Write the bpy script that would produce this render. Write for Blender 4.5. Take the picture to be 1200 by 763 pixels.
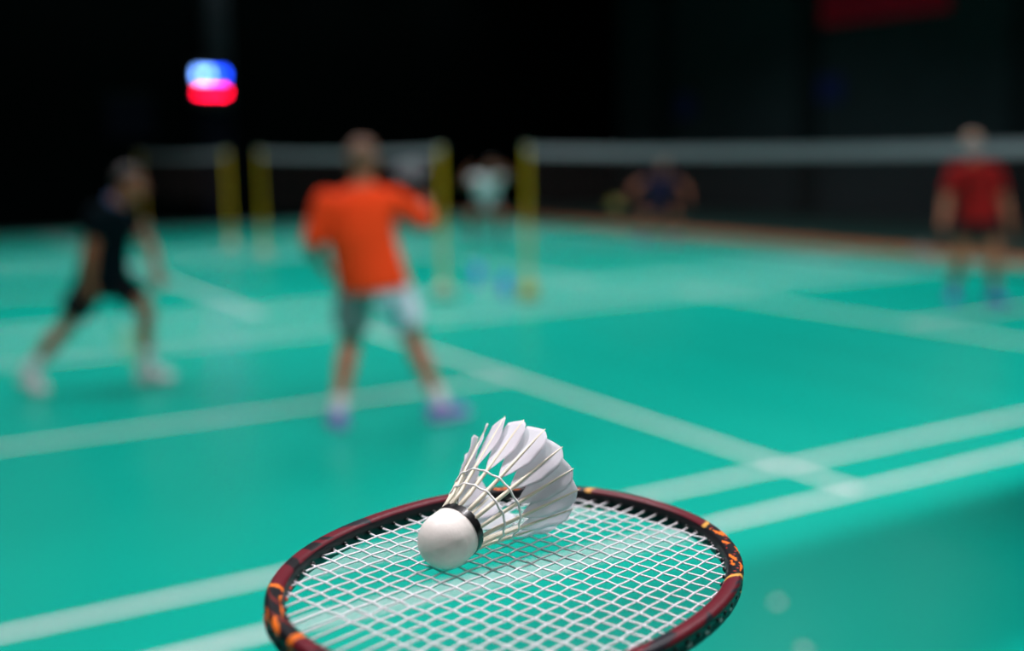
import bpy, math, random
import numpy as np
from mathutils import Vector, Matrix

random.seed(7)
S = bpy.context.scene
COL = S.collection
for o in list(bpy.data.objects):
    bpy.data.objects.remove(o)

# ------------------------------------------------------------------ camera
cam_d = bpy.data.cameras.new('camera')
cam = bpy.data.objects.new('camera', cam_d)
COL.objects.link(cam)
S.camera = cam
cam_d.sensor_fit = 'HORIZONTAL'
cam_d.sensor_width = 36.0
cam_d.lens = 36.0 * 1300.0 / 1200.0
cam_d.clip_start = 0.02
cam_d.clip_end = 200
YAW, PITCH, ROLL = 1.03348133, -0.157902768, -0.0152417894
fw = Vector((math.cos(PITCH) * math.cos(YAW), math.cos(PITCH) * math.sin(YAW), math.sin(PITCH)))
r0 = Vector((math.sin(YAW), -math.cos(YAW), 0))
u0 = r0.cross(fw)
rt = r0 * math.cos(ROLL) + u0 * math.sin(ROLL)
upv = u0 * math.cos(ROLL) - r0 * math.sin(ROLL)
CAM = Vector((-5.78267, -3.32567, 1.54338))
m = Matrix((rt, upv, -fw)).transposed().to_4x4()
m.translation = CAM
cam.matrix_world = m
cam_d.dof.use_dof = True
cam_d.dof.focus_distance = 0.535
cam_d.dof.aperture_fstop = 2.95

# ------------------------------------------------------------------ world, exposure
w = bpy.data.worlds.new('world')
S.world = w
w.use_nodes = True
w.node_tree.nodes['Background'].inputs[0].default_value = (0.8, 0.9, 1.0, 1)
w.node_tree.nodes['Background'].inputs[1].default_value = 0.02
S.view_settings.view_transform = 'Standard'
S.view_settings.look = 'None'
S.view_settings.gamma = 1.0
S.view_settings.use_curve_mapping = False
S.view_settings.exposure = 0.0
LAMP_W = 130.0           # watts of each ceiling lamp
LAMP_COL = (1.0, 0.955, 0.99)
try:
    S.cycles.use_denoising = True
    S.cycles.denoiser = 'OPENIMAGEDENOISE'
    S.cycles.denoising_input_passes = 'RGB_ALBEDO_NORMAL'
    S.cycles.use_adaptive_sampling = False
    S.cycles.caustics_reflective = False
    S.cycles.caustics_refractive = False
    S.cycles.max_bounces = 6
    S.cycles.sample_clamp_indirect = 4.0
except Exception:
    pass


# ------------------------------------------------------------------ helpers
def srgb(*c):
    out = []
    for x in c:
        x /= 255.0
        out.append(x / 12.92 if x <= 0.04045 else ((x + 0.055) / 1.055) ** 2.4)
    return tuple(out) + (1.0,)


def mat(name, col, rough=0.6, spec=0.5, metal=0.0, noise=0.0, nscale=20.0, bump=0.0, emit=None, estr=0.0, coat=0.0, trans=0.0, sss=0.0):
    M = bpy.data.materials.new(name)
    M.use_nodes = True
    nt = M.node_tree
    b = nt.nodes['Principled BSDF']
    b.inputs['Base Color'].default_value = col
    b.inputs['Roughness'].default_value = rough
    b.inputs['Specular IOR Level'].default_value = spec
    b.inputs['Metallic'].default_value = metal
    b.inputs['Coat Weight'].default_value = coat
    b.inputs['Coat Roughness'].default_value = 0.15
    if trans:
        b.inputs['Transmission Weight'].default_value = trans
    if sss:
        b.inputs['Subsurface Weight'].default_value = sss
        b.inputs['Subsurface Scale'].default_value = 0.01
    if emit:
        b.inputs['Emission Color'].default_value = emit
        b.inputs['Emission Strength'].default_value = estr
    if noise or bump:
        tc = nt.nodes.new('ShaderNodeTexCoord')
        n = nt.nodes.new('ShaderNodeTexNoise')
        n.inputs['Scale'].default_value = nscale
        n.inputs['Detail'].default_value = 4
        nt.links.new(tc.outputs['Object'], n.inputs['Vector'])
        if noise:
            mx = nt.nodes.new('ShaderNodeMix')
            mx.data_type = 'RGBA'
            mx.blend_type = 'MULTIPLY'
            mx.inputs[6].default_value = col
            rmp = nt.nodes.new('ShaderNodeMapRange')
            rmp.inputs['To Min'].default_value = 1 - noise
            rmp.inputs['To Max'].default_value = 1 + noise
            nt.links.new(n.outputs['Fac'], rmp.inputs['Value'])
            nt.links.new(rmp.outputs['Result'], mx.inputs[7])
            mx.inputs[0].default_value = 1.0
            nt.links.new(mx.outputs[2], b.inputs['Base Color'])
        if bump:
            bp = nt.nodes.new('ShaderNodeBump')
            bp.inputs['Strength'].default_value = bump
            bp.inputs['Distance'].default_value = 0.01
            nt.links.new(n.outputs['Fac'], bp.inputs['Height'])
            nt.links.new(bp.outputs['Normal'], b.inputs['Normal'])
    return M


class MB:
    """collects closed shells, then links them as one mesh object"""

    def __init__(self):
        self.v = []
        self.f = []
        self.mi = []

    def add(self, vs, fs, mi=0):
        o = len(self.v)
        self.v += [tuple(x) for x in vs]
        self.f += [tuple(i + o for i in f) for f in fs]
        self.mi += [mi] * len(fs)
        return self

    def box(self, c, d, R=None, mi=0):
        vs = []
        for x in (-.5, .5):
            for y in (-.5, .5):
                for z in (-.5, .5):
                    p = Vector((x * d[0], y * d[1], z * d[2]))
                    if R is not None:
                        p = R @ p
                    vs.append(p + Vector(c))
        return self.add(vs, [(0, 1, 3, 2), (4, 6, 7, 5), (0, 4, 5, 1), (2, 3, 7, 6), (0, 2, 6, 4), (1, 5, 7, 3)], mi)

    def loft(self, rings, mi=0, closed=False):
        n = len(rings[0])
        vs = [p for r in rings for p in r]
        fs = []
        k = len(rings)
        for i in range(k if closed else k - 1):
            a, b = i * n, ((i + 1) % k) * n
            for j in range(n):
                j2 = (j + 1) % n
                fs.append((a + j, a + j2, b + j2, b + j))
        if not closed:
            fs.append(tuple(range(n - 1, -1, -1)))
            fs.append(tuple((k - 1) * n + j for j in range(n)))
        return self.add(vs, fs, mi)

    def tube(self, pts, rad, seg=12, mi=0, ref=None, round_ends=False, closed=False, asp=1.0):
        """sweep a circle (or an ellipse) along points; rad: number, list, or list of (a, b)"""
        pts = [Vector(p) for p in pts]
        n = len(pts)
        if not isinstance(rad, (list, tuple)):
            rad = [rad] * n
        rad = [(r, r * asp) if not isinstance(r, (list, tuple)) else r for r in rad]
        if round_ends:
            d0 = (pts[0] - pts[1]).normalized()
            d1 = (pts[-1] - pts[-2]).normalized()
            pre, pr, post, po = [], [], [], []
            for t in (80, 50, 25):
                a = math.radians(t)
                pre.append(pts[0] + d0 * max(rad[0]) * math.sin(a))
                pr.append((rad[0][0] * math.cos(a), rad[0][1] * math.cos(a)))
                post.insert(0, pts[-1] + d1 * max(rad[-1]) * math.sin(a))
                po.insert(0, (rad[-1][0] * math.cos(a), rad[-1][1] * math.cos(a)))
            pts = pre + pts + post
            rad = pr + rad + po
            n = len(pts)
        rings = []
        up = Vector(ref) if ref is not None else None
        for i, p in enumerate(pts):
            if closed:
                t = pts[(i + 1) % n] - pts[i - 1]
            else:
                t = pts[min(i + 1, n - 1)] - pts[max(i - 1, 0)]
            t.normalize()
            if up is None:
                up = Vector((0, 0, 1)) if abs(t.z) < .9 else Vector((1, 0, 0))
            a = up - t * up.dot(t)
            if a.length < 1e-6:
                a = t.orthogonal()
            a.normalize()
            b = t.cross(a)
            if ref is None:
                up = a
            rings.append([p + a * (rad[i][1] * math.sin(2 * math.pi * j / seg)) + b * (rad[i][0] * math.cos(2 * math.pi * j / seg)) for j in range(seg)])
        return self.loft(rings, mi, closed)

    def ell(self, c, r, R=None, seg=16, mi=0):
        c = Vector(c)
        vs, fs = [], []
        k = seg // 2
        for i in range(k + 1):
            a = math.pi * i / k
            for j in range(seg):
                b = 2 * math.pi * j / seg
                p = Vector((r[0] * math.sin(a) * math.cos(b), r[1] * math.sin(a) * math.sin(b), r[2] * math.cos(a)))
                if i in (0, k) and j:
                    continue
                vs.append(c + (R @ p if R is not None else p))
        top, bot = 0, len(vs) - 1

        def idx(i, j):
            return top if i == 0 else bot if i == k else 1 + (i - 1) * seg + j % seg
        for i in range(k):
            for j in range(seg):
                q = [idx(i, j), idx(i + 1, j), idx(i + 1, j + 1), idx(i, j + 1)]
                q2 = []
                for x in q:
                    if x not in q2:
                        q2.append(x)
                fs.append(tuple(q2))
        return self.add(vs, fs, mi)

    def mesh(self, name, mats, smooth=True, angle=None):
        me = bpy.data.meshes.new(name)
        me.from_pydata(self.v, [], self.f)
        for mm in (mats if isinstance(mats, (list, tuple)) else [mats]):
            me.materials.append(mm)
        me.polygons.foreach_set('material_index', self.mi)
        me.update()
        if smooth:
            me.polygons.foreach_set('use_smooth', [True] * len(me.polygons))
            if angle:
                me.set_sharp_from_angle(angle=math.radians(angle))
        return me

    def build(self, name, mats, parent=None, smooth=True, angle=None, bevel=0.0):
        o = bpy.data.objects.new(name, self.mesh(name, mats, smooth, angle))
        COL.objects.link(o)
        if parent is not None:
            o.parent = parent
        if bevel:
            b = o.modifiers.new('bevel', 'BEVEL')
            b.width = bevel
            b.segments = 2
            b.limit_method = 'ANGLE'
        return o

    def remeshed(self, name, mats, parent=None, voxel=.008, smooth_it=4):
        tmp = self.build(name + '_tmp', mats, None)
        r = tmp.modifiers.new('r', 'REMESH')
        r.mode = 'VOXEL'
        r.voxel_size = voxel
        r.use_smooth_shade = True
        if smooth_it:
            s = tmp.modifiers.new('s', 'SMOOTH')
            s.factor = .5
            s.iterations = smooth_it
        dg = bpy.context.evaluated_depsgraph_get()
        me = bpy.data.meshes.new_from_object(tmp.evaluated_get(dg))
        me.name = name
        bpy.data.objects.remove(tmp)
        if not me.materials:
            for mm in (mats if isinstance(mats, (list, tuple)) else [mats]):
                me.materials.append(mm)
        o = bpy.data.objects.new(name, me)
        COL.objects.link(o)
        if parent is not None:
            o.parent = parent
        return o


def empty(name, loc=(0, 0, 0), rz=0.0):
    o = bpy.data.objects.new(name, None)
    o.empty_display_size = .1
    COL.objects.link(o)
    o.location = loc
    o.rotation_euler = (0, 0, rz)
    return o


def tag(o, label, cat, group=None):
    o['label'] = label
    o['category'] = cat
    if group:
        o['group'] = group
    return o


def struct(o):
    o['kind'] = 'structure'
    return o


# ------------------------------------------------------------------ materials
M_MAT = mat('green court mat', (0.0, 0.31, 0.232, 1), rough=.30, spec=.065, noise=.05, nscale=1.3, bump=.015)
M_LINE = mat('white court paint', (0.76, 0.70, 0.72, 1), rough=.5, spec=.2)
M_WOOD = mat('brown wooden border', srgb(150, 92, 52), rough=.55, noise=.3, nscale=6)
M_CONC = mat('dark perimeter floor', srgb(16, 52, 48), rough=.7, spec=.2)
M_WALL = mat('black green wall', (0.0022, 0.0048, 0.0048, 1), rough=.95, spec=.02, noise=.25, nscale=.8)
M_WALLB = mat('black back wall', (0.0011, 0.0027, 0.0027, 1), rough=.95, spec=.02, noise=.25, nscale=.8)
M_WALLE = mat('black end wall', (0.026, 0.042, 0.048, 1), rough=.95, spec=.02, noise=.25, nscale=.8)
M_PIL = mat('pilaster paint', (0.012, 0.021, 0.024, 1), rough=.95, spec=.02)
M_PILG = mat('grey pillar paint', (0.020, 0.026, 0.032, 1), rough=.8, spec=.1, noise=.2, nscale=2)
M_NAVYPAD = mat('navy padding', (0.0018, 0.003, 0.010, 1), rough=.8, spec=.1)
M_CEIL = mat('dark ceiling', (.01, .012, .012, 1), rough=.95, spec=.02)
M_RED = mat('dark red banner cloth', (.85, .015, .045, 1), rough=.9, spec=.05)
M_BLUE = mat('dark blue board', (.02, .032, .13, 1), rough=.9, spec=.05)
M_YEL = mat('yellow painted steel', (0.74, 0.44, 0.0, 1), rough=.45)
M_BASE = mat('cream weight', (.75, .68, .5, 1), rough=.6)
M_TAPE = mat('white net tape', (.20, .215, .24, 1), rough=.85)
M_NET = mat('dark brown net cord', (.018, .010, .010, 1), rough=.9, spec=.1)
M_BLACK = mat('black plastic', (.008, .008, .009, 1), rough=.4)
M_BLACKG = mat('black gloss tape', (.006, .006, .007, 1), rough=.25)
M_SKIN = mat('skin', srgb(176, 110, 78), rough=.55, sss=.0)
M_SKIND = mat('tanned skin', srgb(150, 88, 58), rough=.55)
M_HAIR = mat('dark hair', (.012, .009, .008, 1), rough=.6)
M_HAIRB = mat('brown grey hair', (.16, .078, .045, 1), rough=.6)
M_EYE = mat('eye white', (.8, .8, .78, 1), rough=.2)
M_IRIS = mat('dark iris', (.02, .012, .01, 1), rough=.2)
M_ORANGE = mat('orange jersey', (.86, .055, .006, 1), rough=.85, spec=.2, noise=.08, nscale=12, bump=.2)
M_GREY = mat('grey shorts cloth', (.20, .25, .25, 1), rough=.85, spec=.2, noise=.1, nscale=9)
M_PALE = mat('pale side panel', (.80, .76, .90, 1), rough=.85)
M_PURPLE = mat('purple shoe', (.17, .07, .50, 1), rough=.5)
M_LILAC = mat('lilac sole', (.42, .34, .68, 1), rough=.6)
M_SOLE = mat('white sole', (.78, .76, .78, 1), rough=.6)
M_HAIRL = mat('thin light hair', (.42, .27, .2, 1), rough=.6)
M_WHITE = mat('white cloth', (.62, .60, .62, 1), rough=.85)
M_DARK = mat('dark teal black jersey', (.0015, .006, .009, 1), rough=.9, spec=.05)
M_NAVYC = mat('deep blue collar', (.03, .08, .2, 1), rough=.85)
M_SHORT = mat('black shorts cloth', (.006, .007, .009, 1), rough=.9, spec=.15)
M_REDJ = mat('red jersey', (.32, .002, .002, 1), rough=.85, spec=.2, noise=.1, nscale=10)
M_NAVYJ = mat('navy jersey', (.009, .008, .05, 1), rough=.85, spec=.2)
M_TEALJ = mat('white and teal jersey', (.68, .70, .74, 1), rough=.85)
M_TEALP = mat('teal hem panel', (.08, .42, .40, 1), rough=.85)
M_BSHOE = mat('blue shoe', (.06, .12, .55, 1), rough=.5)
M_STR = mat('white racket string', (.74, .69, .725, 1), rough=.35, spec=.5)
M_STRY = mat('yellow racket string', (.8, .7, .25, 1), rough=.4)
M_CORK = mat('white cork leather', (.80, .75, .70, 1), rough=.5, spec=.3, noise=.05, nscale=300, bump=.04)
M_QUILL = mat('cream quill', (.80, .73, .58, 1), rough=.4)
M_THREAD = mat('white binding thread', (.92, .91, .90, 1), rough=.5)
M_GROMR = mat('red grommet', (.62, .03, .02, 1), rough=.35)
M_BOTB = mat('blue bottle plastic', (.0, .13, .95, 1), rough=.3)
M_BOTL = mat('pale lilac label', (.26, .24, .75, 1), rough=.5)


def feather_mat():
    M = bpy.data.materials.new('white feather vane')
    M.use_nodes = True
    nt = M.node_tree
    b = nt.nodes['Principled BSDF']
    out = nt.nodes['Material Output']
    b.inputs['Base Color'].default_value = (.92, .89, .93, 1)
    b.inputs['Roughness'].default_value = .5
    b.inputs['Specular IOR Level'].default_value = .3
    tr = nt.nodes.new('ShaderNodeBsdfTranslucent')
    tr.inputs[0].default_value = (.92, .89, .93, 1)
    mx = nt.nodes.new('ShaderNodeMixShader')
    mx.inputs[0].default_value = .55
    wv = nt.nodes.new('ShaderNodeTexWave')
    wv.inputs['Scale'].default_value = 900
    wv.inputs['Distortion'].default_value = 1.5
    tc = nt.nodes.new('ShaderNodeTexCoord')
    nt.links.new(tc.outputs['Object'], wv.inputs['Vector'])
    bp = nt.nodes.new('ShaderNodeBump')
    bp.inputs['Strength'].default_value = .15
    bp.inputs['Distance'].default_value = .0003
    nt.links.new(wv.outputs['Fac'], bp.inputs['Height'])
    nt.links.new(bp.outputs['Normal'], b.inputs['Normal'])
    nt.links.new(b.outputs[0], mx.inputs[1])
    nt.links.new(tr.outputs[0], mx.inputs[2])
    nt.links.new(mx.outputs[0], out.inputs[0])
    return M


M_FEATHER = feather_mat()

# ------------------------------------------------------------------ the hall
X0, X1, Y0, Y1, ZC = -11.0, 12.6, -9.0, 21.7, 8.0
MATX = 6.85
MATY = 20.42
floor = struct(MB().box(((X0 + MATX) / 2, (Y0 + MATY) / 2, -.05), (MATX - X0, MATY - Y0, .1)).build('floor', M_MAT, smooth=False))
tw = struct(MB().box((MATX + .5, (Y0 + Y1) / 2, -.049), (1.0, Y1 - Y0, .1)).build('trim_1', M_WOOD, smooth=False))
tc_ = struct(MB().box(((MATX + 1.0 + X1) / 2, (Y0 + Y1) / 2, -.05), (X1 - MATX - 1.0, Y1 - Y0, .1)).build('trim_2', M_CONC, smooth=False))
struct(MB().box((X1 + .1, (Y0 + Y1) / 2, ZC / 2), (.2, Y1 - Y0 + .4, ZC)).build('wall_right', M_WALLE, smooth=False))
struct(MB().box((X0 - .1, (Y0 + Y1) / 2, ZC / 2), (.2, Y1 - Y0 + .4, ZC)).build('wall_left', M_WALL, smooth=False))
struct(MB().box(((X0 + X1) / 2, Y1 + .1, ZC / 2), (X1 - X0, .2, ZC)).build('wall_back', M_WALLB, smooth=False))
struct(MB().box(((X0 + X1) / 2, Y0 - .1, ZC / 2), (X1 - X0, .2, ZC)).build('wall_front', M_WALL, smooth=False))
struct(MB().box(((X0 + X1) / 2, (Y0 + Y1) / 2, ZC + .1), (X1 - X0 + .4, Y1 - Y0 + .4, .2)).build('ceiling', M_CEIL, smooth=False))
struct(MB().box(((X0 + MATX) / 2, (Y1 + MATY) / 2, -.05), (MATX - X0, Y1 - MATY, .1)).build('trim_8', M_CONC, smooth=False))
for k, y in enumerate((9.4, 14.6, 19.6)):     # shallow pilasters on the end wall
    struct(MB().box((X1 - .06, y, ZC / 2), (.12, .55, ZC)).build('trim_%d' % (3 + k), M_PIL, smooth=False))
# grey pillar that carries the lit board
struct(MB().box((1.56, Y1 - .2, 5.25), (.45, .4, 5.5)).build('trim_6', M_PILG, smooth=False))
struct(MB().box((1.42, Y1 - .2, 1.25), (.70, .42, 2.5)).build('trim_7', M_NAVYPAD, smooth=False))


def court_line(cx, cy, lx, ly, z):
    MB().box((cx, cy, z / 2), (lx, ly, z)).build('court_line', M_LINE, floor, smooth=False)


def court(xo, yo, near=True):
    for y in (.02, .48, 5.62, 6.08):
        court_line(xo, yo + y, 13.4, .04, .0010)
    for s in (-1, 1):
        court_line(xo + s * 6.68, yo + 3.05, .04, 6.1, .0014)
        court_line(xo + s * 5.92, yo + 3.05, .04, 6.1, .0014)
        court_line(xo + s * 1.98, yo + 3.05, .04, 6.1, .0014)
        court_line(xo + s * 4.33, yo + 3.05, 4.70, .04, .0010)


court(0, 0)
court(-.47, 6.98)
court(-.47, 14.3)


# ------------------------------------------------------------------ nets and posts
def post(x, y, label, weight=M_BASE):
    t = empty('net_post', (x, y, 0))
    tag(t, label, 'post', 'yellow net posts')
    MB().tube([(0, 0, .03), (0, 0, 1.55)], .022, 16).build('pole', M_YEL, t, angle=40)
    MB().box((0, 0, .09), (.13, .13, .12)).build('base_weight', weight, t, smooth=False, bevel=.012)
    b = MB().box((0, 0, .015), (.18, .18, .03))
    b.build('base_plate', M_BLACK, t, smooth=False, bevel=.006)
    MB().tube([(0, 0, 1.545), (0, 0, 1.575)], .030, 14).build('cap', M_BASE, t, angle=40)
    MB().tube([(0, .022, .95), (0, .05, .95), (0, .05, .99)], .006, 8).build('cord_hook', M_BLACK, t)
    return t


def net(xa, ya, xb, yb, label):
    L = math.hypot(xb - xa, yb - ya)
    t = empty('badminton_net', (xa, ya, 0), math.atan2(yb - ya, xb - xa))
    tag(t, label, 'net', 'badminton nets')

    def top(x):
        return 1.55 - .026 * 4 * (x / L) * (1 - x / L)
    n = 40
    xs = [L * i / n for i in range(n + 1)]
    for nm, z0, z1, mt, th in (('top_tape', -.075, 0.0, M_TAPE, .006), ('bottom_hem', -.775, -.76, M_NET, .004)):
        rings = []
        for x in xs:
            z = top(x)
            rings.append([(x, -th / 2, z + z0), (x, th / 2, z + z0), (x, th / 2, z + z1), (x, -th / 2, z + z1)])
        MB().loft(rings).build(nm, mt, t, smooth=False)
    nb = MB()
    step = .021
    k = int(L / step)
    for i in range(1, k):
        x = L * i / k
        nb.tube([(x, 0, top(x) - .77), (x, 0, top(x) - .07)], .0011, 3)
    for j in range(33):
        dz = .076 + j * step
        nb.tube([(x, 0, top(x) - dz) for x in xs[::2]], .0011, 3)
    o = nb.build('net_mesh', M_NET, t, smooth=False)
    o['kind'] = 'stuff'
    for x in (.02, L - .02):
        MB().box((x, 0, top(x) - .42), (.03, .005, .70)).build('side_tape', M_NET, t, smooth=False)
    MB().tube([(x, 0, top(x) + .002) for x in xs], .003, 6).build('head_cord', M_TAPE, t)
    return t


post(.22, 6.40, 'yellow post at the start of the long white-topped net', M_YEL)
post(.05, -.30, 'yellow post outside the near sideline, out of frame', M_YEL)
net(.2155, 6.355, .0545, -.255, 'long dark net with white top tape in front of red shirt player')
post(-.47, 6.98, 'yellow post on a cream weight, just behind the orange shirt player')
post(-.47, 12.80, 'farther yellow post holding the second net, behind the orange shoulder')
net(-.47, 7.025, -.47, 12.755, 'dark net with greyish top tape behind the orange shirt player')
post(-.47, 14.45, 'yellow post of the farthest net, below the lit red and blue board')
post(-.47, 20.50, 'yellow post at the far dark wall beyond the lunging player')
net(-.47, 14.495, -.47, 20.455, 'farthest dark net, dim tape, behind the lunging dark player')


# ------------------------------------------------------------------ rackets
def sup(th, a, b, n=2.15):
    c, s = math.cos(th), math.sin(th)
    return Vector((math.copysign(abs(c) ** (2 / n), c) * a, math.copysign(abs(s) ** (2 / n), s) * b, 0))


def inner_half(x, a, b, n=2.15):
    """half chord across at offset x along the first axis"""
    q = 1 - abs(x / a) ** n
    return b * q ** (1 / n) if q > 0 else 0


def attr_mat(name, rough, coat):
    M = mat(name, (1, 1, 1, 1), rough=rough, coat=coat, spec=.28)
    a = M.node_tree.nodes.new('ShaderNodeAttribute')
    a.attribute_name = 'paint'
    M.node_tree.links.new(a.outputs['Color'], M.node_tree.nodes['Principled BSDF'].inputs['Base Color'])
    return M


def inpoly(x, y, P):
    r = False
    j = len(P) - 1
    for i in range(len(P)):
        if (P[i][1] > y) != (P[j][1] > y) and x < (P[j][0] - P[i][0]) * (y - P[i][1]) / (P[j][1] - P[i][1]) + P[i][0]:
            r = not r
        j = i
    return r


RA, RB = .12397, .08843          # half axes of the frame's centre line
HW, HH = .0043, .0058            # half width, half height of the frame tube

MAROON = np.array((.105, .004, .012))
BLK = np.array((.004, .004, .006))
ORG = np.array((.80, .17, .015))
REDC = np.array((.40, .03, .02))
GOLD = np.array((.62, .32, .06))
WHT = np.array((.75, .75, .75))


def paint(th, s):
    """frame print: th = degrees from the head's tip (0..180, the same on both sides), s = round the tube in degrees: 0 inside, 90 top, 180 outside, 270 underside"""
    top = 35 < s < 200
    if s < 40 or s > 325:
        return BLK
    outer = s >= 148
    # flame patch on the shoulder
    lo = 19 + 4 * math.sin(math.radians(s * 1.5))
    hi = 64 + 3 * math.cos(math.radians(s * 1.2))
    if lo < th < hi:
        if th < lo + 2.0 or th > hi - 1.6:
            return GOLD
        q = th + .10 * (s - 100)
        for P in (((27, 62), (31, 66), (35, 96), (31, 90)), ((29, 100), (33, 96), (36, 122), (32, 128)), ((37, 60), (38.5, 58), (41, 88), (39.5, 92)), ((42, 106), (47, 124), (42, 138)),
                  ((47, 58), (49, 56), (53, 92), (51, 98)), ((52, 60), (57, 78), (55, 84), (52, 70)), ((53, 106), (59, 118), (54, 140)), ((37, 130), (39, 128), (41, 160), (38, 164))):
            if inpoly(th, s, P):
                return ORG
        if (th * 1.3 + s * .31) % 15 < .8 and 60 < s < 170:
            return REDC
        return BLK
    if th >= 61:
        # black, white dashed underside of the sides
        if outer and th < 122:
            if 180 < s < 194 and 64 < th < 119 and (th + s * .06) % 6.4 < 1.5:
                return WHT * .6
            return BLK
        if 61 < th < 72 and 110 < s < 165 and (th * 2.1 + s * .25) % 11 < 5:
            return BLK * 5
        if 84 < th < 90 and 95 < s < 170 and ((th - 84) * 14 + 95) < s:
            return BLK * 3
        if 95 < th < 108 and (th - 95) * 7 + 40 < s < (th - 95) * 7 + 110:
            return BLK * 3
    if 108 < th < 114 and s > 60 and ((th - s * .05) % 5) < 2.2:
        return BLK
    if 113 < th < 118 and s > 60:
        return BLK if (th - 113) > (s - 60) * .02 else MAROON
    if 122 < th < 131:
        e = (th - 122) + (s - 110) * .03
        return BLK if 1.5 < e < 6 else MAROON
    if 133 < th < 172:
        if th < 142 - .03 * (s - 90) and s < 190:
            return ORG if th > 140.3 - .03 * (s - 90) else MAROON
        if 143 < th < 155 and 178 < s < 245 and ((th - 149) / 6) ** 2 + ((s - 210) / 34) ** 2 < 1:
            return REDC * 1.3 + .02
        if th > 166 and s < 200:
            return ORG * .8 if th > 169.7 else BLK
        for P in (((150, 58), (156, 62), (160, 84), (154, 70)), ((158, 100), (164, 120), (166, 168), (160, 140)), ((144, 58), (147, 52), (151, 66), (147, 64)), ((152, 128), (158, 150), (161, 176), (155, 158))):
            if inpoly(th, s, P):
                return ORG
        if (th * 1.1 + s * .2) % 13 < .9 and s < 160:
            return REDC
        if 205 < s < 235 and th % 10 < 3.4 and th > 148:
            return WHT
        return BLK
    return MAROON if top or s < 245 else BLK


def racket_frame(name, material, parent, detail=True, col=None):
    nt_, ns = (1080, 40) if detail else (64, 8)
    vs, cols = [], []
    pos = [sup(2 * math.pi * i / nt_, RA, RB) for i in range(nt_)]
    # even spacing along the curve
    cum = [0]
    for i in range(nt_):
        cum.append(cum[-1] + (pos[(i + 1) % nt_] - pos[i]).length)
    even, ths = [], []
    j = 0
    for i in range(nt_):
        t = cum[-1] * i / nt_
        while cum[j + 1] < t:
            j += 1
        k = (t - cum[j]) / (cum[j + 1] - cum[j])
        even.append(pos[j].lerp(pos[(j + 1) % nt_], k))
        ths.append(360 * (j + k) / nt_)
    fs = []
    for i in range(nt_):
        t = (even[(i + 1) % nt_] - even[i - 1]).normalized()
        outw = Vector((t.y, -t.x, 0))
        for j in range(ns):
            s = 360.0 * j / ns
            a = math.radians(s)
            c, sn = -math.cos(a), math.sin(a)
            x = math.copysign(abs(c) ** .72, c) * HW
            z = math.copysign(abs(sn) ** .72, sn) * HH
            if detail and abs(s - 180) < 14:
                x -= .0009                      # string groove
            vs.append(even[i] + outw * x + Vector((0, 0, z)))
            if detail:
                th = ths[i] if ths[i] <= 180 else 360 - ths[i]
                cols.append(paint(th, s))
    for i in range(nt_):
        i2 = (i + 1) % nt_
        for j in range(ns):
            j2 = (j + 1) % ns
            fs.append((i * ns + j, i * ns + j2, i2 * ns + j2, i2 * ns + j))
    b = MB().add(vs, fs)
    o = b.build(name, material, parent)
    if detail:
        ca = o.data.color_attributes.new('paint', 'FLOAT_COLOR', 'POINT')
        flat = np.ones((len(vs), 4))
        flat[:, :3] = np.array(cols)
        ca.data.foreach_set('color', flat.ravel())
    return o


SM, SC, PC = .007349, .009438, .35      # string spacings, cross phase
WV = .00026


def racket_strings(parent, material, detail=True):
    a, b = RA - HW + .0012, RB - HW + .0012
    rad = .00052 if detail else .0006
    mains = [(k + .5) * SM for k in range(-11, 11)]
    cross = [(k + PC) * SC for k in range(-10, 12)]
    n = 2.15
    shared = MB()
    for i, y in enumerate(mains):
        h = inner_half(y, b, a, n)
        pts = [(-h, y, 0)]
        for k, x in enumerate(cross):
            if abs(x) < h - .002:
                if detail:
                    pts.append((x, y, WV * (1 if (i + k) % 2 else -1)))
        pts.append((h, y, 0))
        if detail:
            MB().tube(pts, rad, 6, ref=(0, 0, 1)).build('string', material, parent)
        else:
            shared.tube(pts, rad, 4, ref=(0, 0, 1))
    for k, x in enumerate(cross):
        h = inner_half(x, a, b, n)
        pts = [(x, -h, 0)]
        for i, y in enumerate(mains):
            if abs(y) < h - .002:
                if detail:
                    pts.append((x, y, -WV * (1 if (i + k) % 2 else -1)))
        pts.append((x, h, 0))
        if detail:
            MB().tube(pts, rad, 6, ref=(0, 0, 1)).build('string', material, parent)
        else:
            shared.tube(pts, rad, 4, ref=(0, 0, 1))
    if not detail:
        shared.build('string_bed', material, parent)


def racket_rest(parent, m_shaft, m_grip):
    MB().tube([(-RA - .001, 0, 0), (-RA - .016, 0, 0), (-RA - .03, 0, 0)], [.0065, .0052, .0042], 14).build('throat', m_shaft, parent)
    MB().tube([(-RA - .028, 0, 0), (-RA - .25, 0, 0)], .0036, 12).build('shaft', m_shaft, parent)
    MB().tube([(-RA - .245, 0, 0), (-RA - .268, 0, 0)], [.006, .011], 14).build('cone', m_shaft, parent)
    pts = [(-RA - .266 - .15 * i / 24, 0, 0) for i in range(25)]
    MB().tube(pts, [.0126 + (.0006 if i % 2 else 0) + (.0022 if i > 22 else 0) for i in range(25)], 8).build('grip', m_grip, parent)


M_FRAMEP = attr_mat('printed racket lacquer', .42, .0)

rk_ = empty('badminton_racket')
RU, RY, RN = Vector((.92855, .36986, -.03148)), Vector((-.36657, .92701, .0792)), Vector((.05848, -.062, .99636))
R = Matrix((RU, RY, RN)).transposed().to_4x4()
R.translation = Vector((-5.52832, -2.90291, 1.34753))
rk_.matrix_world = R
tag(rk_, 'large maroon and black racket in sharp focus with white strings under the shuttlecock', 'racket')
racket_frame('frame', M_FRAMEP, rk_)
racket_strings(rk_, M_STR)
racket_rest(rk_, M_BLACK, M_BLACK)
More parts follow.
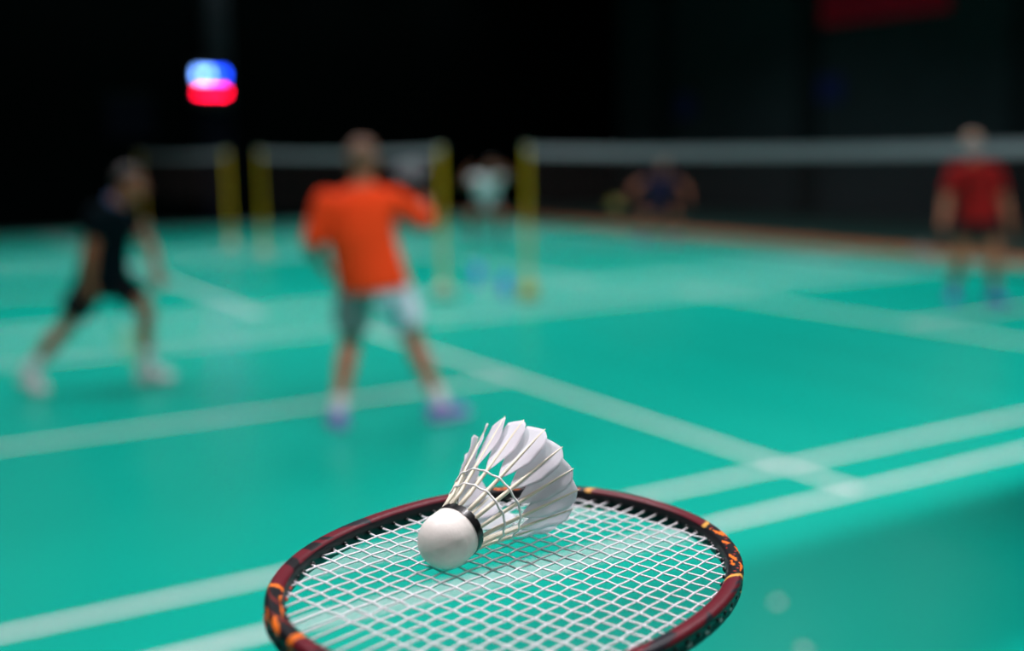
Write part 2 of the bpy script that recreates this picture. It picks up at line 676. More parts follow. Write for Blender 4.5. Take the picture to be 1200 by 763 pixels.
# grommets where the strings enter the frame
gb, gr, go = MB(), MB(), MB()
for i in range(22):
    y = (i - 10.5) * SM
    h = inner_half(y, RB, RA)
    for s in (-1, 1):
        x = s * (h - HW * abs(RA / RA))
        t = Vector((s, 0, 0))
        nrm = Vector((abs(x) ** 1.15 / RA ** 2.15 * s, math.copysign(abs(y) ** 1.15, y) / RB ** 2.15, 0)).normalized()
        p = Vector((s * h, y, 0))
        red = s < 0 and i in (18, 19)
        d = t.lerp(nrm, .5).normalized()
        (gr if red else gb).tube([p - d * (HW - .001), p - d * (HW + .0013)], [.0013, .0010], 8)
        go.tube([p + nrm * (HW - .0020), p + nrm * (HW - .0002)], .0011, 8)
for k in range(-10, 12):
    x = (k + PC) * SC
    h = inner_half(x, RA, RB)
    for s in (-1, 1):
        p = Vector((x, s * h, 0))
        nrm = Vector((math.copysign(abs(x) ** 1.15, x) / RA ** 2.15, s * h ** 1.15 / RB ** 2.15, 0)).normalized()
        d = Vector((0, s, 0)).lerp(nrm, .5).normalized()
        gb.tube([p - d * (HW - .001), p - d * (HW + .0013)], [.0013, .0010], 8)
        go.tube([p + nrm * (HW - .0020), p + nrm * (HW - .0002)], .0011, 8)
gb.build('inner_grommets', M_BLACK, rk_)
go.build('outer_grommets', M_BLACK, rk_)
gr.build('red_grommets', M_GROMR, rk_)['label'] = 'two red grommets'

# ------------------------------------------------------------------ shuttlecock
AX, UPS, SD = Vector((.88442, .40348, .23453)), Vector((-.17795, -.17302, .96871)), Vector((-.43143, .89848, .08123))


def shuttlecock(name, label, detail=True):
    """local frame: origin at the cork's hemisphere centre, +z to the feather tips, x 'up', y sideways"""
    t = empty(name)
    tag(t, label, 'shuttlecock')
    rc = .0133
    rings = []
    prof = [(-rc * math.cos(math.radians(a)), rc * math.sin(math.radians(a))) for a in range(4, 91, 6)] + [(.003, .01332), (.0072, .0131), (.0118, .0126)]
    for z, r in prof:
        rings.append([(r * math.cos(2 * math.pi * j / 48), r * math.sin(2 * math.pi * j / 48), z) for j in range(48)])
    MB().loft(rings).build('cork', M_CORK, t, angle=50)
    rings = [[(r * math.cos(2 * math.pi * j / 48), r * math.sin(2 * math.pi * j / 48), z) for j in range(48)] for z, r in ((.0072, .0128), (.0073, .01345), (.0118, .0131), (.0121, .0122))]
    MB().loft(rings).build('collar', M_BLACKG, t, angle=50)
    if detail:      # small print on the collar
        pr = MB()
        for k, a in enumerate((108, 111, 115, 118.5)):
            b = math.radians(a)
            pr.box((.01338 * math.cos(b), .01338 * math.sin(b), .0097), (.0003, .0004 + .0002 * (k % 2), .0012), Matrix.Rotation(b, 3, 'Z'))
        pr.build('collar_print', M_GROMR, t, smooth=False)
    zs0, zs1, r0_, r1_ = .0105, .0683, .0112, .0310

    def quill(z):
        return r0_ + (r1_ - r0_) * ((z - zs0) / (zs1 - zs0)) ** 1.04
    tw = math.radians(17)
    for k in range(16):
        th = 1.1095 - k * math.pi / 8
        er = Vector((math.cos(th), math.sin(th), 0))
        et = Vector((-math.sin(th), math.cos(th), 0))     # increasing th
        ex = (-et * math.cos(tw) + er * math.sin(tw))      # towards the outer edge
        nr = (er * math.cos(tw) + et * math.sin(tw))
        jit = random.uniform(-.0008, .0006)
        nz, nw = 14, 8
        vs, fs = [], []
        for i in range(nz + 1):
            q = i / nz
            z = .0345 + (zs1 + jit - .0345) * q
            wr = .0066 * min(1, (q / .42) ** .8) * (1 - .10 * q) * (1 - .35 * max(0, (q - .8) / .2) ** 2) + .0003
            wl = .0088 * min(1, (q / .62) ** .75) + .0003
            for j in range(nw + 1):
                u = -wl + (wl + wr) * j / nw
                zz = z
                # slanted end of the vane, rounded outer corner
                if q > .55:
                    zz += (q - .55) / .45 * (-.16 * max(0, -u) - (.75 * max(0, u) + 60 * max(0, u) ** 2))
                curl = -18 * u * u if u > 0 else -10 * u * u
                p = er * quill(z) + Vector((0, 0, zz)) + ex * u + nr * curl
                vs.append(p)
        for i in range(nz):
            for j in range(nw):
                a = i * (nw + 1) + j
                fs.append((a, a + 1, a + nw + 2, a + nw + 1))
        o = MB().add(vs, fs).build('feather', M_FEATHER, t)
        so = o.modifiers.new('s', 'SOLIDIFY')
        so.thickness = .00016
        zq = [zs0 - .003, .02, .035, .05, .062, zs1 + jit + .0004]
        MB().tube([er * (quill(max(z, zs0)) + .0002) + Vector((0, 0, z)) for z in zq], [(.0010, .0009), (.00112, .0009), (.0010, .0008), (.00075, .0006), (.0005, .0004), (.00025, .0002)], 8, ref=tuple(er)).build('quill', M_QUILL, o)
    for z in (.0245, .0335):
        pts = []
        for j in range(96):
            a = 1.1095 + 2 * math.pi * j / 96
            wob = .0003 * math.cos(16 * (a - 1.1095))
            pts.append(((quill(z) + .0007 + wob) * math.cos(a), (quill(z) + .0007 + wob) * math.sin(a), z + .0003 * math.sin(8 * a)))
        MB().tube(pts, .00056, 6, closed=True, ref=(0, 0, 1)).build('thread', M_THREAD, t)
    return t


sh = shuttlecock('shuttlecock', 'white feather shuttlecock with black collar resting on the racket strings')
R = Matrix((UPS, SD, AX)).transposed().to_4x4()
R.translation = Vector((-5.55786, -2.88555, 1.36419))
sh.matrix_world = R

# ------------------------------------------------------------------ lit board on the pillar, banners
bd = empty('led_board', (1.30, Y1 - .45, 3.05))
tag(bd, 'lit red and blue light board hung high on the grey pillar', 'light board')
MB().box((0, 0, 0), (.78, .1, .86)).build('housing', M_BLACK, bd, smooth=False, bevel=.02)
M_LB = mat('blue led', (0, 0, 0, 1), emit=(.012, .07, 1, 1), estr=12)
M_LW = mat('white blue led', (0, 0, 0, 1), emit=(.16, .36, 1, 1), estr=14)
M_LR = mat('red led', (0, 0, 0, 1), emit=(1, .003, .035, 1), estr=26)
for x, mm in ((-.25, M_LW), (-.08, M_LW), (.09, M_LB), (.26, M_LB)):
    MB().box((x, -.06, .18), (.11, .03, .18)).build('upper_lamp', mm, bd, smooth=False, bevel=.008)
for x in (-.25, -.08, .09, .26):
    MB().box((x, -.06, -.19), (.11, .03, .08)).build('lower_lamp', M_LR, bd, smooth=False, bevel=.008)
MB().box((0, .14, 0), (.2, .2, .2)).build('bracket', M_BLACK, bd, smooth=False)


def board(name, mt, x, y, z, wy, hz, label, cat):
    t = empty(name, (x, y, z))
    tag(t, label, cat)
    MB().box((0, 0, 0), (.03, wy, hz)).build('panel', mt, t, smooth=False)
    MB().box((.0, 0, hz / 2 + .01), (.04, wy + .04, .03)).build('top_rail', M_BLACK, t, smooth=False)
    return t


board('banner', M_RED, X1 - .03, 12.77, 4.75, 3.46, 1.44, 'dark red banner high on the end wall above the red shirt player', 'banner')
board('wall_pad', M_BLUE, X1 - .03, 18.8, 2.55, .65, .6, 'small dark blue board on the end wall above the navy player', 'board')
board('notice_board', M_BLUE, X1 - .03, 14.1, 2.72, .9, .55, 'dim blue board on the end wall below the red banner', 'board')
for x, wd, lb in ((-.35, 1.0, 'dim navy board on the back wall beside the pillar'),):
    t = empty('wall_board', (x, Y1 - .03, 2.35))
    tag(t, lb, 'board')
    MB().box((0, 0, 0), (wd, .03, .9)).build('panel', M_NAVYPAD, t, smooth=False)
    MB().box((0, -.005, .46), (wd + .04, .04, .03)).build('top_rail', M_BLACK, t, smooth=False)


# ------------------------------------------------------------------ things on the floor
def bottle(x, y, label):
    t = empty('drink_bottle', (x, y, 0))
    tag(t, label, 'bottle')
    prof = [(0, .042), (.004, .048), (.10, .048)]
    MB().loft([[(r * math.cos(2 * math.pi * j / 20), r * math.sin(2 * math.pi * j / 20), z) for j in range(20)] for z, r in prof]).build('lower_body', M_BOTL, t, angle=40)
    prof = [(.10, .048), (.18, .048), (.205, .034), (.215, .020)]
    MB().loft([[(r * math.cos(2 * math.pi * j / 20), r * math.sin(2 * math.pi * j / 20), z) for j in range(20)] for z, r in prof]).build('upper_body', M_BOTB, t, angle=40)
    MB().tube([(0, 0, .213), (0, 0, .245)], .019, 14).build('cap', M_BOTB, t, angle=40)


bottle(.40, 7.82, 'blue drink bottle standing on the mat, nearer the cream based post')
bottle(.12, 6.72, 'blue drink bottle standing beside the long net\'s post')
s2 = shuttlecock('shuttlecock', 'spare shuttlecock lying on the mat between the two blue bottles', False)
s2.matrix_world = Matrix.Translation((.16, 7.1, .014)) @ Matrix.Rotation(.8, 4, 'Z') @ Matrix.Rotation(math.radians(75.5), 4, 'Y')


def scrap(x, y, rz, label):
    vs, fs = [], []
    for i in range(9):
        q = i / 8
        wv = .016 * math.sin(math.pi * (.08 + .9 * q)) ** .7
        for j in (-1, 0, 1):
            vs.append((q * .045 - .0225, j * wv, .002 + .004 * q * q - .0015 * abs(j)))
    for i in range(8):
        for j in range(2):
            a = i * 3 + j
            fs.append((a, a + 3, a + 4, a + 1))
    o = MB().add(vs, fs).build('feather_scrap', M_FEATHER, None)
    so = o.modifiers.new('s', 'SOLIDIFY')
    so.thickness = .0006
    o.location = (x, y, .0005)
    o.rotation_euler = (0, 0, rz)
    tag(o, label, 'feather')


scrap(-3.18, -.70, .4, 'small white feather scrap on the green mat beside the racket head')
scrap(-3.37, -1.01, 1.2, 'small white feather scrap at the lower edge of the picture')


# ------------------------------------------------------------------ people
def V(*a):
    return Vector(a)


def reach(p, x, z, L, sg):
    """joint at local x, z at limb length L from p, the missing length in depth"""
    d = L * L - (x - p.x) ** 2 - (z - p.z) ** 2
    return V(x, p.y + sg * math.sqrt(max(d, 0)), z)


def basis(fwd, up):
    f = fwd.normalized()
    s = f.cross(up).normalized()
    u = s.cross(f)
    return f, s, u


def head_shape(b, c, fwd, up, sc):
    f, s, u = basis(fwd, up)
    Rm = Matrix((s, f, u)).transposed()

    def P(x, y, z):
        return c + (s * x + f * y + u * z) * sc
    b.ell(P(0, -.012, .03), (.074 * sc, .094 * sc, .088 * sc), Rm, 20)
    b.ell(P(0, .028, -.045), (.056 * sc, .062 * sc, .072 * sc), Rm, 16)
    b.ell(P(0, .058, -.088), (.026 * sc, .026 * sc, .024 * sc), Rm, 12)
    b.tube([P(0, .082, .018), P(0, .106, -.026)], [.010 * sc, .015 * sc], 10, round_ends=True)
    b.ell(P(0, .078, .034), (.046 * sc, .014 * sc, .012 * sc), Rm, 12)
    b.ell(P(0, .086, -.058), (.024 * sc, .010 * sc, .006 * sc), Rm, 12)
    b.ell(P(0, .084, -.070), (.021 * sc, .010 * sc, .007 * sc), Rm, 12)
    for k in (-1, 1):
        b.ell(P(.076 * k, -.012, -.012), (.010 * sc, .020 * sc, .033 * sc), Rm, 12)
        b.ell(P(.040 * k, .058, -.016), (.022 * sc, .022 * sc, .020 * sc), Rm, 12)


def hand_shape(b, wrist, hand, palm_n, sc, side=1, grip=None):
    """hand from the wrist towards `hand`; grip = axis of a held handle through `hand`"""
    d = (hand - wrist).normalized()
    if grip is not None:
        a = grip.normalized()
        n = (d - a * d.dot(a)).normalized()
        t = a.cross(n)
        c = hand
        b.tube([wrist, c - n * .038 * sc, c - n * .030 * sc + t * .004], [(.030 * sc, .020 * sc), (.038 * sc, .017 * sc), (.034 * sc, .015 * sc)], 12, ref=tuple(t), round_ends=True)
        for k in range(4):
            o = a * ((k - 1.5) * .0215 * sc)
            rr = .0235 * sc
            L = (210, 235, 225, 190)[k]
            pts = []
            for i in range(7):
                g = math.radians(-150 + L * i / 6)
                pts.append(c + o + n * (rr * math.cos(g)) - t * (rr * math.sin(g)))
            b.tube(pts, [.0098 * sc] * 3 + [.0088 * sc] * 3 + [.0078 * sc], 8, round_ends=True)
        pts = [c - n * .034 * sc + a * .036 * sc, c - n * .012 * sc + t * .026 * sc + a * .040 * sc, c + n * .014 * sc + t * .022 * sc + a * .034 * sc]
        b.tube(pts, [.012 * sc, .0105 * sc, .009 * sc], 8, round_ends=True)
        return
    n = (palm_n - d * palm_n.dot(d)).normalized()
    t = d.cross(n) * side
    c = wrist
    b.tube([wrist - d * .01, wrist + d * .03 * sc, wrist + d * .085 * sc], [(.026 * sc, .019 * sc), (.036 * sc, .016 * sc), (.040 * sc, .013 * sc)], 12, ref=tuple(n), round_ends=False)
    for k in range(4):
        L = (.068, .078, .072, .058)[k] * sc
        p = wrist + d * .083 * sc + t * ((1.5 - k) * .0215 * sc)
        dirs = [d, (d + n * .45).normalized(), (d + n * 1.1).normalized()]
        pts = [p - d * .012 * sc]
        q = p
        for dd, fr in zip(dirs, (.45, .3, .25)):
            q = q + dd * L * fr
            pts.append(q)
        b.tube(pts, [.0095 * sc, .0092 * sc, .0085 * sc, .0075 * sc], 8, round_ends=True)
    pts = [wrist + d * .018 * sc + t * .026 * sc, wrist + d * .048 * sc + t * .050 * sc + n * .008, wrist + d * .082 * sc + t * .058 * sc + n * .016]
    b.tube(pts, [.0125 * sc, .0105 * sc, .0085 * sc], 8, round_ends=True)


def torso_rings(hipc, chest, neck, side_h, side_s, prof, infl=0.0, seg=24):
    """prof: (t, half width, half depth), t = 0 at hips .. 1 at neck base"""
    rings = []
    for t, a, bb in prof:
        if t < .5:
            c = hipc.lerp(chest, t / .5)
        else:
            c = chest.lerp(neck, (t - .5) / .5)
        ax = (neck - hipc).normalized()
        s = side_h.lerp(side_s, max(0, min(1, t)))
        s = (s - ax * s.dot(ax)).normalized()
        f = ax.cross(s)
        rings.append([c + s * ((a + infl) * math.cos(2 * math.pi * j / seg)) + f * ((bb + infl) * math.sin(2 * math.pi * j / seg)) for j in range(seg)])
    return rings


def person(loc, label, J, mats, sleeve=.75, shirt_hem=-.10, shorts_len=.62, sc=1.0, collar=None, group='badminton players', hairline=.0, panel_x=-.07):
    """J: joints in metres, x to the picture's right, y away from it, z up"""
    rz = YAW - math.pi / 2
    b = MB()
    hipc = (J['hipL'] + J['hipR']) / 2
    neck, chest = J['neck'], J['chest']
    sh_ = (J['shR'] - J['shL']).normalized()
    sf_ = (J['hipR'] - J['hipL']).normalized()
    # torso
    prof = [(-.12, .12, .085), (-.02, .165 * sc, .108 * sc), (.12, .158 * sc, .106 * sc), (.30, .138 * sc, .098 * sc), (.50, .150 * sc, .108 * sc), (.72, .168 * sc, .112 * sc), (.86, .165 * sc, .098 * sc), (.95, .12 * sc, .075 * sc), (1.0, .07 * sc, .06 * sc)]
    b.loft(torso_rings(hipc, chest, neck, sf_, sh_, prof))
    b.tube([neck - V(0, 0, .03), neck.lerp(J['head'], .55)], [.062 * sc, .054 * sc], 14, round_ends=True)
    upv_ = (J['head'] - neck).normalized()
    hup = J.get('hup', (upv_ + V(0, 0, 1)).normalized())
    head_shape(b, J['head'], J['face'], hup, sc)
    for k in 'LR':
        s, e, h = J['sh' + k], J['el' + k], J['ha' + k]
        b.ell(s, (.058 * sc,) * 3, None, 14)
        b.tube([s, s.lerp(e, .35), e], [.054 * sc, .050 * sc, .040 * sc], 14, round_ends=True)
        d = (h - e).normalized()
        wr = h - d * (.075 if J.get('grip' + k) is not None else .02) * sc
        b.tube([e, e.lerp(wr, .28), e.lerp(wr, .7), wr], [.041 * sc, .044 * sc, .034 * sc, .026 * sc], 14, round_ends=True)
        hand_shape(b, wr, h if J.get('grip' + k) is not None else wr + d * .1, J.get('palm' + k, V(0, 0, -1)), sc, 1 if k == 'L' else -1, J.get('grip' + k))
        hp, kn, an = J['hip' + k], J['kn' + k], J['an' + k]
        b.tube([hp, hp.lerp(kn, .3), hp.lerp(kn, .75), kn], [.092 * sc, .088 * sc, .066 * sc, .056 * sc], 16, round_ends=True)
        kd = (J['face'] * V(1, 1, 0)).normalized() if hasattr(J['face'], 'dot') else V(0, 1, 0)
        back = -V(J['face'].x, J['face'].y, 0).normalized()
        b.tube([kn, kn.lerp(an, .3) + back * .016 * sc, kn.lerp(an, .65) + back * .006, an], [.055 * sc, .060 * sc, .045 * sc, .036 * sc], 16, round_ends=True)
        td = J['toe' + k].normalized()
        fl = V(an.x, an.y, .05)
        b.tube([an, fl - td * .02, fl + td * .12 - V(0, 0, .012)], [.035 * sc, .034 * sc, .026 * sc], 12, round_ends=True)
    body = b.remeshed('person', mats['skin'], None, .0065, 3)
    body.location = loc
    body.rotation_euler = (0, 0, rz)
    tag(body, label, 'person', group)
    # eyes
    f, s, u = basis(J['face'], hup)
    for k in (-1, 1):
        c = J['head'] + (s * .032 * k + f * .0685 + u * .002) * sc
        e = MB()
        e.ell(c, (.0125 * sc,) * 3, None, 12)
        eo = e.build('eye', M_EYE, body)
        MB().ell(c + f * .0085 * sc, (.0062 * sc, .0062 * sc, .0062 * sc), None, 10).build('iris', M_IRIS, eo)
    # hair: a cap over the cranium, cut along the hairline
    hb = MB()
    Rm = Matrix((s, f, u)).transposed()
    hb.ell(J['head'] + (u * .040 - f * .026) * sc, (.080 * sc, .090 * sc, .088 * sc), Rm, 22)
    hb.ell(J['head'] + (u * .012 - f * .045) * sc, (.076 * sc, .062 * sc, .082 * sc), Rm, 18)
    hb.ell(J['head'] + (u * .088 + f * (.035 + hairline)) * sc, (.058 * sc, .040 * sc, .032 * sc), Rm, 14)
    hb.remeshed('hair', mats['hair'], body, .008, 3)
    # shirt
    g = MB()
    p2 = [(shirt_hem, .200 * sc, .145 * sc), (.05, .198 * sc, .142 * sc), (.3, .188 * sc, .132 * sc), (.5, .188 * sc, .130 * sc), (.74, .192 * sc, .128 * sc), (.88, .178 * sc, .110 * sc), (.965, .125 * sc, .085 * sc), (1.0, .088 * sc, .076 * sc)]
    g.loft(torso_rings(hipc, chest, neck, sf_, sh_, p2))
    for k in 'LR':
        s_, e_ = J['sh' + k], J['el' + k]
        g.ell(s_, (.070 * sc,) * 3, None, 14)
        inn = s_.lerp(chest.lerp(neck, .6), .5)
        end = s_.lerp(e_, sleeve)
        g.tube([inn, s_, end], [.072 * sc, .070 * sc, .066 * sc], 16)
    g.remeshed('shirt', mats['shirt'], body, .008, 5)
    if collar:
        c0 = neck + upv_ * .005
        pts = []
        ax = upv_
        q = ax.orthogonal().normalized()
        for j in range(24):
            a = 2 * math.pi * j / 24
            pts.append(c0 + (Matrix.Rotation(a, 3, ax) @ q) * .072 * sc)
        MB().tube(pts, .016 * sc, 8, closed=True).build('collar', collar, body)
    # shorts
    g = MB()
    p3 = [(-.24, .13 * sc, .11 * sc), (-.10, .176 * sc, .126 * sc), (.02, .176 * sc, .122 * sc), (.14, .160 * sc, .110 * sc)]
    g.loft(torso_rings(hipc, chest, neck, sf_, sh_, p3))
    for k in 'LR':
        hp, kn = J['hip' + k], J['kn' + k]
        g.tube([hp + (kn - hp) * .06, hp.lerp(kn, .2), hp.lerp(kn, shorts_len)], [.088 * sc, .104 * sc, .108 * sc], 18)
    so_ = g.remeshed('shorts', [mats['shorts']] + ([mats['panel']] if 'panel' in mats else []), body, .008, 4)
    if 'panel' in mats:      # pale panel on the right leg
        for pl in so_.data.polygons:
            pl.material_index = 1 if pl.center.x > panel_x and pl.center.z > .50 else 0
    # socks, shoes
    for k in 'LR':
        an, kn = J['an' + k], J['kn' + k]
        MB().tube([V(an.x, an.y, an.z - .02), an, an.lerp(kn, J.get('sock', .32))], [.040 * sc, .043 * sc, .050 * sc], 16).build('sock', mats['sock'], body, angle=50)
        td = J['toe' + k].normalized()
        sd = td.cross(V(0, 0, 1)).normalized()
        fz = an.z - .085
        base = V(an.x, an.y, fz)
        tilt = J.get('tilt' + k, 0.0)
        tdl = (td * math.cos(tilt) - V(0, 0, 1) * math.sin(tilt))
        ul = (V(0, 0, 1) * math.cos(tilt) + td * math.sin(tilt))
        if tilt:
            base = V(an.x, an.y, an.z) - ul * .085
            # keep the toe on the floor
            low = (base + tdl * .19).z
            base = base - V(0, 0, low - .002)
        sec = [(-.075, .030, .050), (-.05, .037, .088), (0, .040, .098), (.05, .042, .078), (.10, .047, .058), (.15, .044, .046), (.185, .028, .034)]
        rings, srings = [], []
        for q, hw, hh in sec:
            q, hw, hh = q * sc, hw * sc, hh * sc
            c = base + tdl * q
            rings.append([c + sd * (hw * math.cos(a)) + ul * (.016 + (hh - .016) * (.5 + .5 * math.sin(a))) for a in [2 * math.pi * j / 14 for j in range(14)]])
            srings.append([c + sd * x * (hw + .003) + ul * z for x, z in ((-1, 0), (1, 0), (1, .020), (-1, .020))])
        so = MB().loft(rings).build('shoe', mats['shoe'], body)
        MB().loft(srings).build('sole', mats.get('sole', M_SOLE), so, smooth=False, bevel=.004)
        MB().tube([base + tdl * .02 + ul * .098 + sd * .02, base + tdl * .075 + ul * .072 + sd * .012, base + tdl * .075 + ul * .072 - sd * .012, base + tdl * .02 + ul * .098 - sd * .02], .005, 6).build('laces', M_WHITE, so)
    return body


def held_racket(loc, hand, axis, normal, label, m_frame, m_str):
    """racket whose grip passes through a player's hand"""
    t = empty('badminton_racket')
    x = axis.normalized()
    z = (normal - x * normal.dot(x)).normalized()
    y = z.cross(x)
    Mx = Matrix((x, y, z)).transposed().to_4x4()
    Mx.translation = hand + x * (RA + .266 + .085)
    t.matrix_world = Matrix.Translation(loc) @ Matrix.Rotation(YAW - math.pi / 2, 4, 'Z') @ Mx
    tag(t, label, 'racket')
    racket_frame('frame', m_frame, t, False)
    racket_strings(t, m_str, False)
    racket_rest(t, M_BLACK, M_BLACK)
    return t


M_FRW = mat('pale racket frame', (.28, .29, .33, 1), rough=.4)
M_STRG = mat('grey racket string', (.30, .31, .34, 1), rough=.5)
M_FRY = mat('yellow racket frame', (.7, .6, .1, 1), rough=.3)

# orange shirt, seen from behind
J = dict(hipL=V(-.19, 0, .82), hipR=V(.0, .05, .82), chest=V(-.15, .0, 1.08), neck=V(-.135, .02, 1.355), head=V(-.125, .05, 1.485), face=V(.15, 1, -.05),
         shL=V(-.335, -.02, 1.265), shR=V(.045, .05, 1.27), toeL=V(-.3, 1, 0), toeR=V(.75, .55, 0))
J['elL'] = V(-.42, -.03, 1.01)
J['haL'] = V(-.40, .17, .90)
J['elR'] = V(.235, .13, 1.125)
J['haR'] = V(.19, .34, 1.24)
J['gripR'] = V(-.22, .80, .35)
J['palmL'] = V(1, .3, 0)
J['knL'] = V(-.245, .12, .45)
J['anL'] = V(-.295, -.12, .10)
J['knR'] = V(.095, .24, .47)
J['anR'] = V(.27, .03, .10)
J['sock'] = .17
O_LOC = V(-3.19, 2.38, 0)
person(O_LOC, 'player in an orange shirt and grey shorts seen from behind', J,
       dict(skin=M_SKIND, hair=M_HAIRB, shirt=M_ORANGE, shorts=M_GREY, panel=M_PALE, sock=M_WHITE, shoe=M_PURPLE, sole=M_LILAC), sleeve=.92, shorts_len=.72, sc=1.02)
held_racket(O_LOC, J['haR'], J['gripR'], V(.1, -1, .5), 'pale racket raised by the orange shirt player', M_FRW, M_STRG)

# dark player lunging across
J = dict(hipL=V(.03, -.06, .72), hipR=V(.14, .08, .72), chest=V(.14, .0, .97), neck=V(.23, .0, 1.22), head=V(.325, .0, 1.345), face=V(1, -.1, -.12), hup=V(.25, 0, 1),
         shL=V(.19, .17, 1.15), shR=V(.15, -.17, 1.16), toeL=V(1, .05, 0), toeR=V(.8, -.5, 0))
J['hipL'], J['hipR'] = V(.14, .08, .72), V(.05, -.07, .72)
J['elR'] = V(.10, -.24, .88)
J['haR'] = V(.07, -.22, .63)
J['gripR'] = V(.28, .30, -.52)
J['elL'] = V(.36, .20, .92)
J['haL'] = V(.44, .08, .74)
J['palmL'] = V(0, -1, 0)
J['knL'] = V(.36, .05, .50)
J['anL'] = V(.33, .06, .10)
J['knR'] = V(-.14, -.12, .40)
J['anR'] = V(-.36, -.22, .13)
J['tiltR'] = .25
D_LOC = V(-4.42, 4.52, 0)
person(D_LOC, 'player in black shirt and shorts lunging sideways in white shoes', J,
       dict(skin=M_SKIND, hair=M_HAIR, shirt=M_DARK, shorts=M_SHORT, sock=M_WHITE, shoe=M_WHITE), sleeve=.55, shorts_len=.70, sc=.98, collar=M_NAVYC)
held_racket(D_LOC, J['haR'], J['gripR'], V(.6, -1, 0), 'yellowish racket held low by the lunging black shirt player', M_FRY, M_STRY)

# red shirt beyond the long net
J = dict(hipL=V(.09, 0, .83), hipR=V(-.09, 0, .83), chest=V(-.01, .02, 1.08), neck=V(-.05, .0, 1.355), head=V(-.085, -.03, 1.505), face=V(-.2, -1, -.05),
         shL=V(.14, 0, 1.275), shR=V(-.23, 0, 1.275), toeL=V(.25, -1, 0), toeR=V(-.3, -1, 0))
J['elR'] = V(-.32, -.04, .98)
J['haR'] = V(-.385, -.16, .74)
J['gripR'] = V(-.45, -.45, -.33)
J['elL'] = V(.24, -.02, .98)
J['haL'] = V(.27, -.12, .74)
J['palmL'] = V(-1, 0, 0)
J['knR'] = V(-.135, -.03, .46)
J['anR'] = V(-.16, .10, .10)
J['knL'] = V(.135, -.12, .46)
J['anL'] = V(.165, -.08, .10)
R_LOC = V(3.57, 3.58, 0)
person(R_LOC, 'player in a red shirt and black shorts standing beyond the long net', J,
       dict(skin=M_SKIN, hair=M_HAIRL, shirt=M_REDJ, shorts=M_SHORT, sock=M_NAVYC, shoe=M_BSHOE, sole=M_BSHOE), sleeve=.72, shorts_len=.55, sc=1.0)
held_racket(R_LOC, J['haR'], J['gripR'], V(.2, -1, .6), 'pale racket held low by the red shirt player', M_FRW, M_STRG)

# navy player crouching far behind the net
J = dict(hipL=V(.12, .05, .62), hipR=V(-.06, .05, .62), chest=V(.04, -.05, .85), neck=V(.06, -.14, 1.10), head=V(.075, -.20, 1.24), face=V(-.1, -1, -.1), hup=V(0, -.2, 1),
         shL=V(.24, -.12, 1.05), shR=V(-.13, -.12, 1.05), toeL=V(.4, -1, 0), toeR=V(-.4, -1, 0))
J['elR'] = V(-.36, -.16, .93)
J['haR'] = V(-.46, -.30, .74)
J['gripR'] = V(-.35, -.55, -.08)
J['elL'] = V(.43, -.16, .90)
J['haL'] = V(.44, -.34, .72)
J['palmL'] = V(-1, 0, 0)
J['knR'] = V(-.21, -.24, .44)
J['anR'] = V(-.20, .06, .10)
J['knL'] = V(.26, -.24, .44)
J['anL'] = V(.25, .06, .10)
N_LOC = V(5.30, 10.72, 0)
person(N_LOC, 'player in a navy shirt crouching far behind the long net', J,
       dict(skin=M_SKIND, hair=M_HAIR, shirt=M_NAVYJ, shorts=M_SHORT, sock=M_WHITE, shoe=M_BSHOE), sleeve=.35, shorts_len=.65, sc=.97)
held_racket(N_LOC, J['haR'], J['gripR'], V(.2, -1, .6), 'yellow green racket held low by the crouching navy player', M_FRY, M_STRY)

# white and teal player crouching in the gap between the posts
J = dict(hipL=V(.14, .06, .66), hipR=V(-.05, .06, .66), chest=V(.03, -.03, .87), neck=V(.08, -.12, 1.10), head=V(.13, -.18, 1.24), face=V(-.1, -1, -.15), hup=V(.1, -.2, 1),
         shL=V(.24, -.10, 1.07), shR=V(-.13, -.10, 1.07), toeL=V(.4, -1, 0), toeR=V(-.4, -1, 0))
J['elR'] = V(-.33, -.20, 1.00)
J['haR'] = V(-.25, -.38, 1.16)
J['elL'] = V(.42, -.14, 1.08)
J['haL'] = V(.32, -.34, 1.20)
J['palmL'] = V(-1, 0, 0)
J['palmR'] = V(1, 0, 0)
J['knR'] = V(-.22, -.22, .46)
J['anR'] = V(-.20, .06, .10)
J['knL'] = V(.26, -.22, .46)
J['anL'] = V(.25, .06, .10)
W_LOC = V(3.30, 12.74, 0)
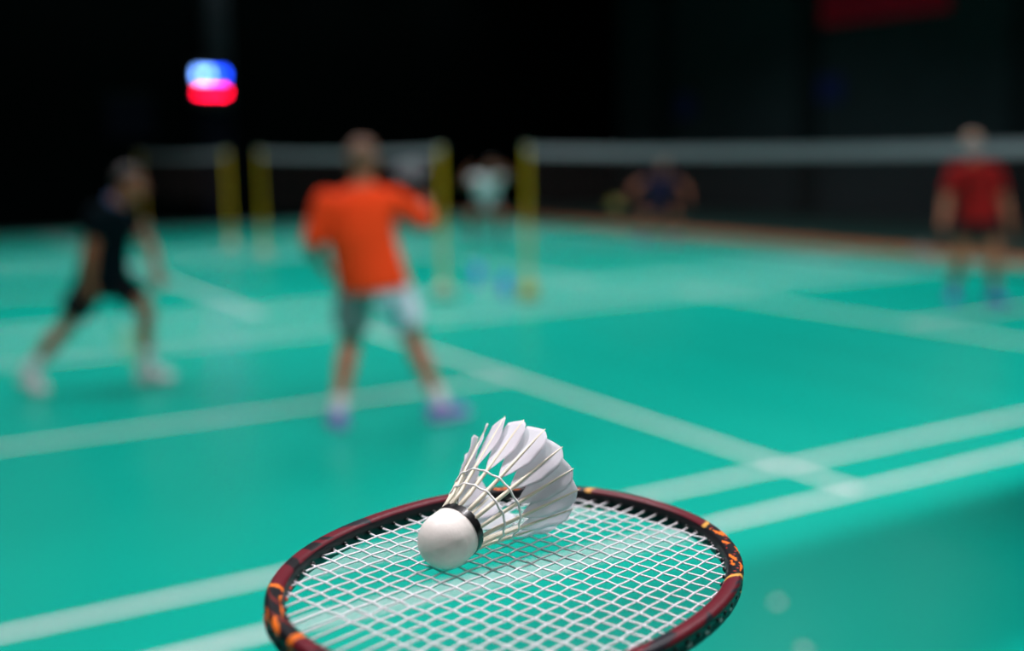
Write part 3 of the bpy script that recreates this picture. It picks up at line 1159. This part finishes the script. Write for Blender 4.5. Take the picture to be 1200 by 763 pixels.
person(W_LOC, 'player in a white and teal shirt crouching in the gap between two posts', J,
       dict(skin=M_SKIND, hair=M_HAIR, shirt=M_TEALJ, shorts=M_SHORT, sock=M_BLACK, shoe=M_BLACK), sleeve=.45, shorts_len=.65, sc=.95, collar=M_TEALP)


# ------------------------------------------------------------------ ceiling lamps and an added fill row
M_DIFF = mat('lamp diffuser', (.8, .8, .8, 1), emit=(1, .98, .95, 1), estr=4.0)


def ceiling_lamp(x, y, k):
    t = empty('ceiling_lamp', (x, y, 6.4))
    tag(t, 'long white lamp hung over the courts, out of frame', 'lamp', 'ceiling lamps over the courts')
    MB().box((0, 0, .06), (1.3, .26, .08)).build('housing', M_BLACK, t, smooth=False)
    MB().box((0, 0, .012), (1.2, .2, .016)).build('diffuser', M_DIFF, t, smooth=False)
    for sx in (-.5, .5):
        MB().tube([(sx, 0, .1), (sx, 0, ZC - 6.4)], .008, 6).build('hanger', M_BLACK, t)
    ld = bpy.data.lights.new('lamp_light', 'AREA')
    ld.shape = 'RECTANGLE'
    ld.size, ld.size_y = 1.2, .2
    ld.energy = LAMP_W * k
    ld.color = LAMP_COL
    ld.spread = math.radians(130)
    lo = bpy.data.objects.new('lamp_light', ld)
    COL.objects.link(lo)
    lo.parent = t
    lo.location = (0, 0, -.01)


for y, pw in ((-7.8, .32), (-1.6, 1.05), (6.6, .85), (13.7, .68), (20.6, .08)):  # first, weak row is added front fill for the shuttlecock, not a known lamp row
    for x in (-7.0, -4.2, -1.4, 1.4, 4.2, 7.0):
        ceiling_lamp(x, y, pw)


# unseen duct added beside the near lamp row to cast a soft floor shadow
du = empty('shadow_duct', (2.2, -1.24, 3.3))
tag(du, 'long black duct added above the near sideline to shade the floor, out of frame', 'duct')
MB().tube([(-5.0, 0, 0), (5.0, 0, 0)], .26, 20).build('pipe', M_BLACK, du, angle=40)
for x in (-4.6, 0, 4.6):
    MB().tube([(x - .03, 0, 0), (x + .03, 0, 0)], .265, 20).build('clamp', M_BLACK, du, angle=40)
    MB().tube([(x, 0, .26), (x, 0, ZC - 3.3)], .008, 6).build('hanger', M_BLACK, du)
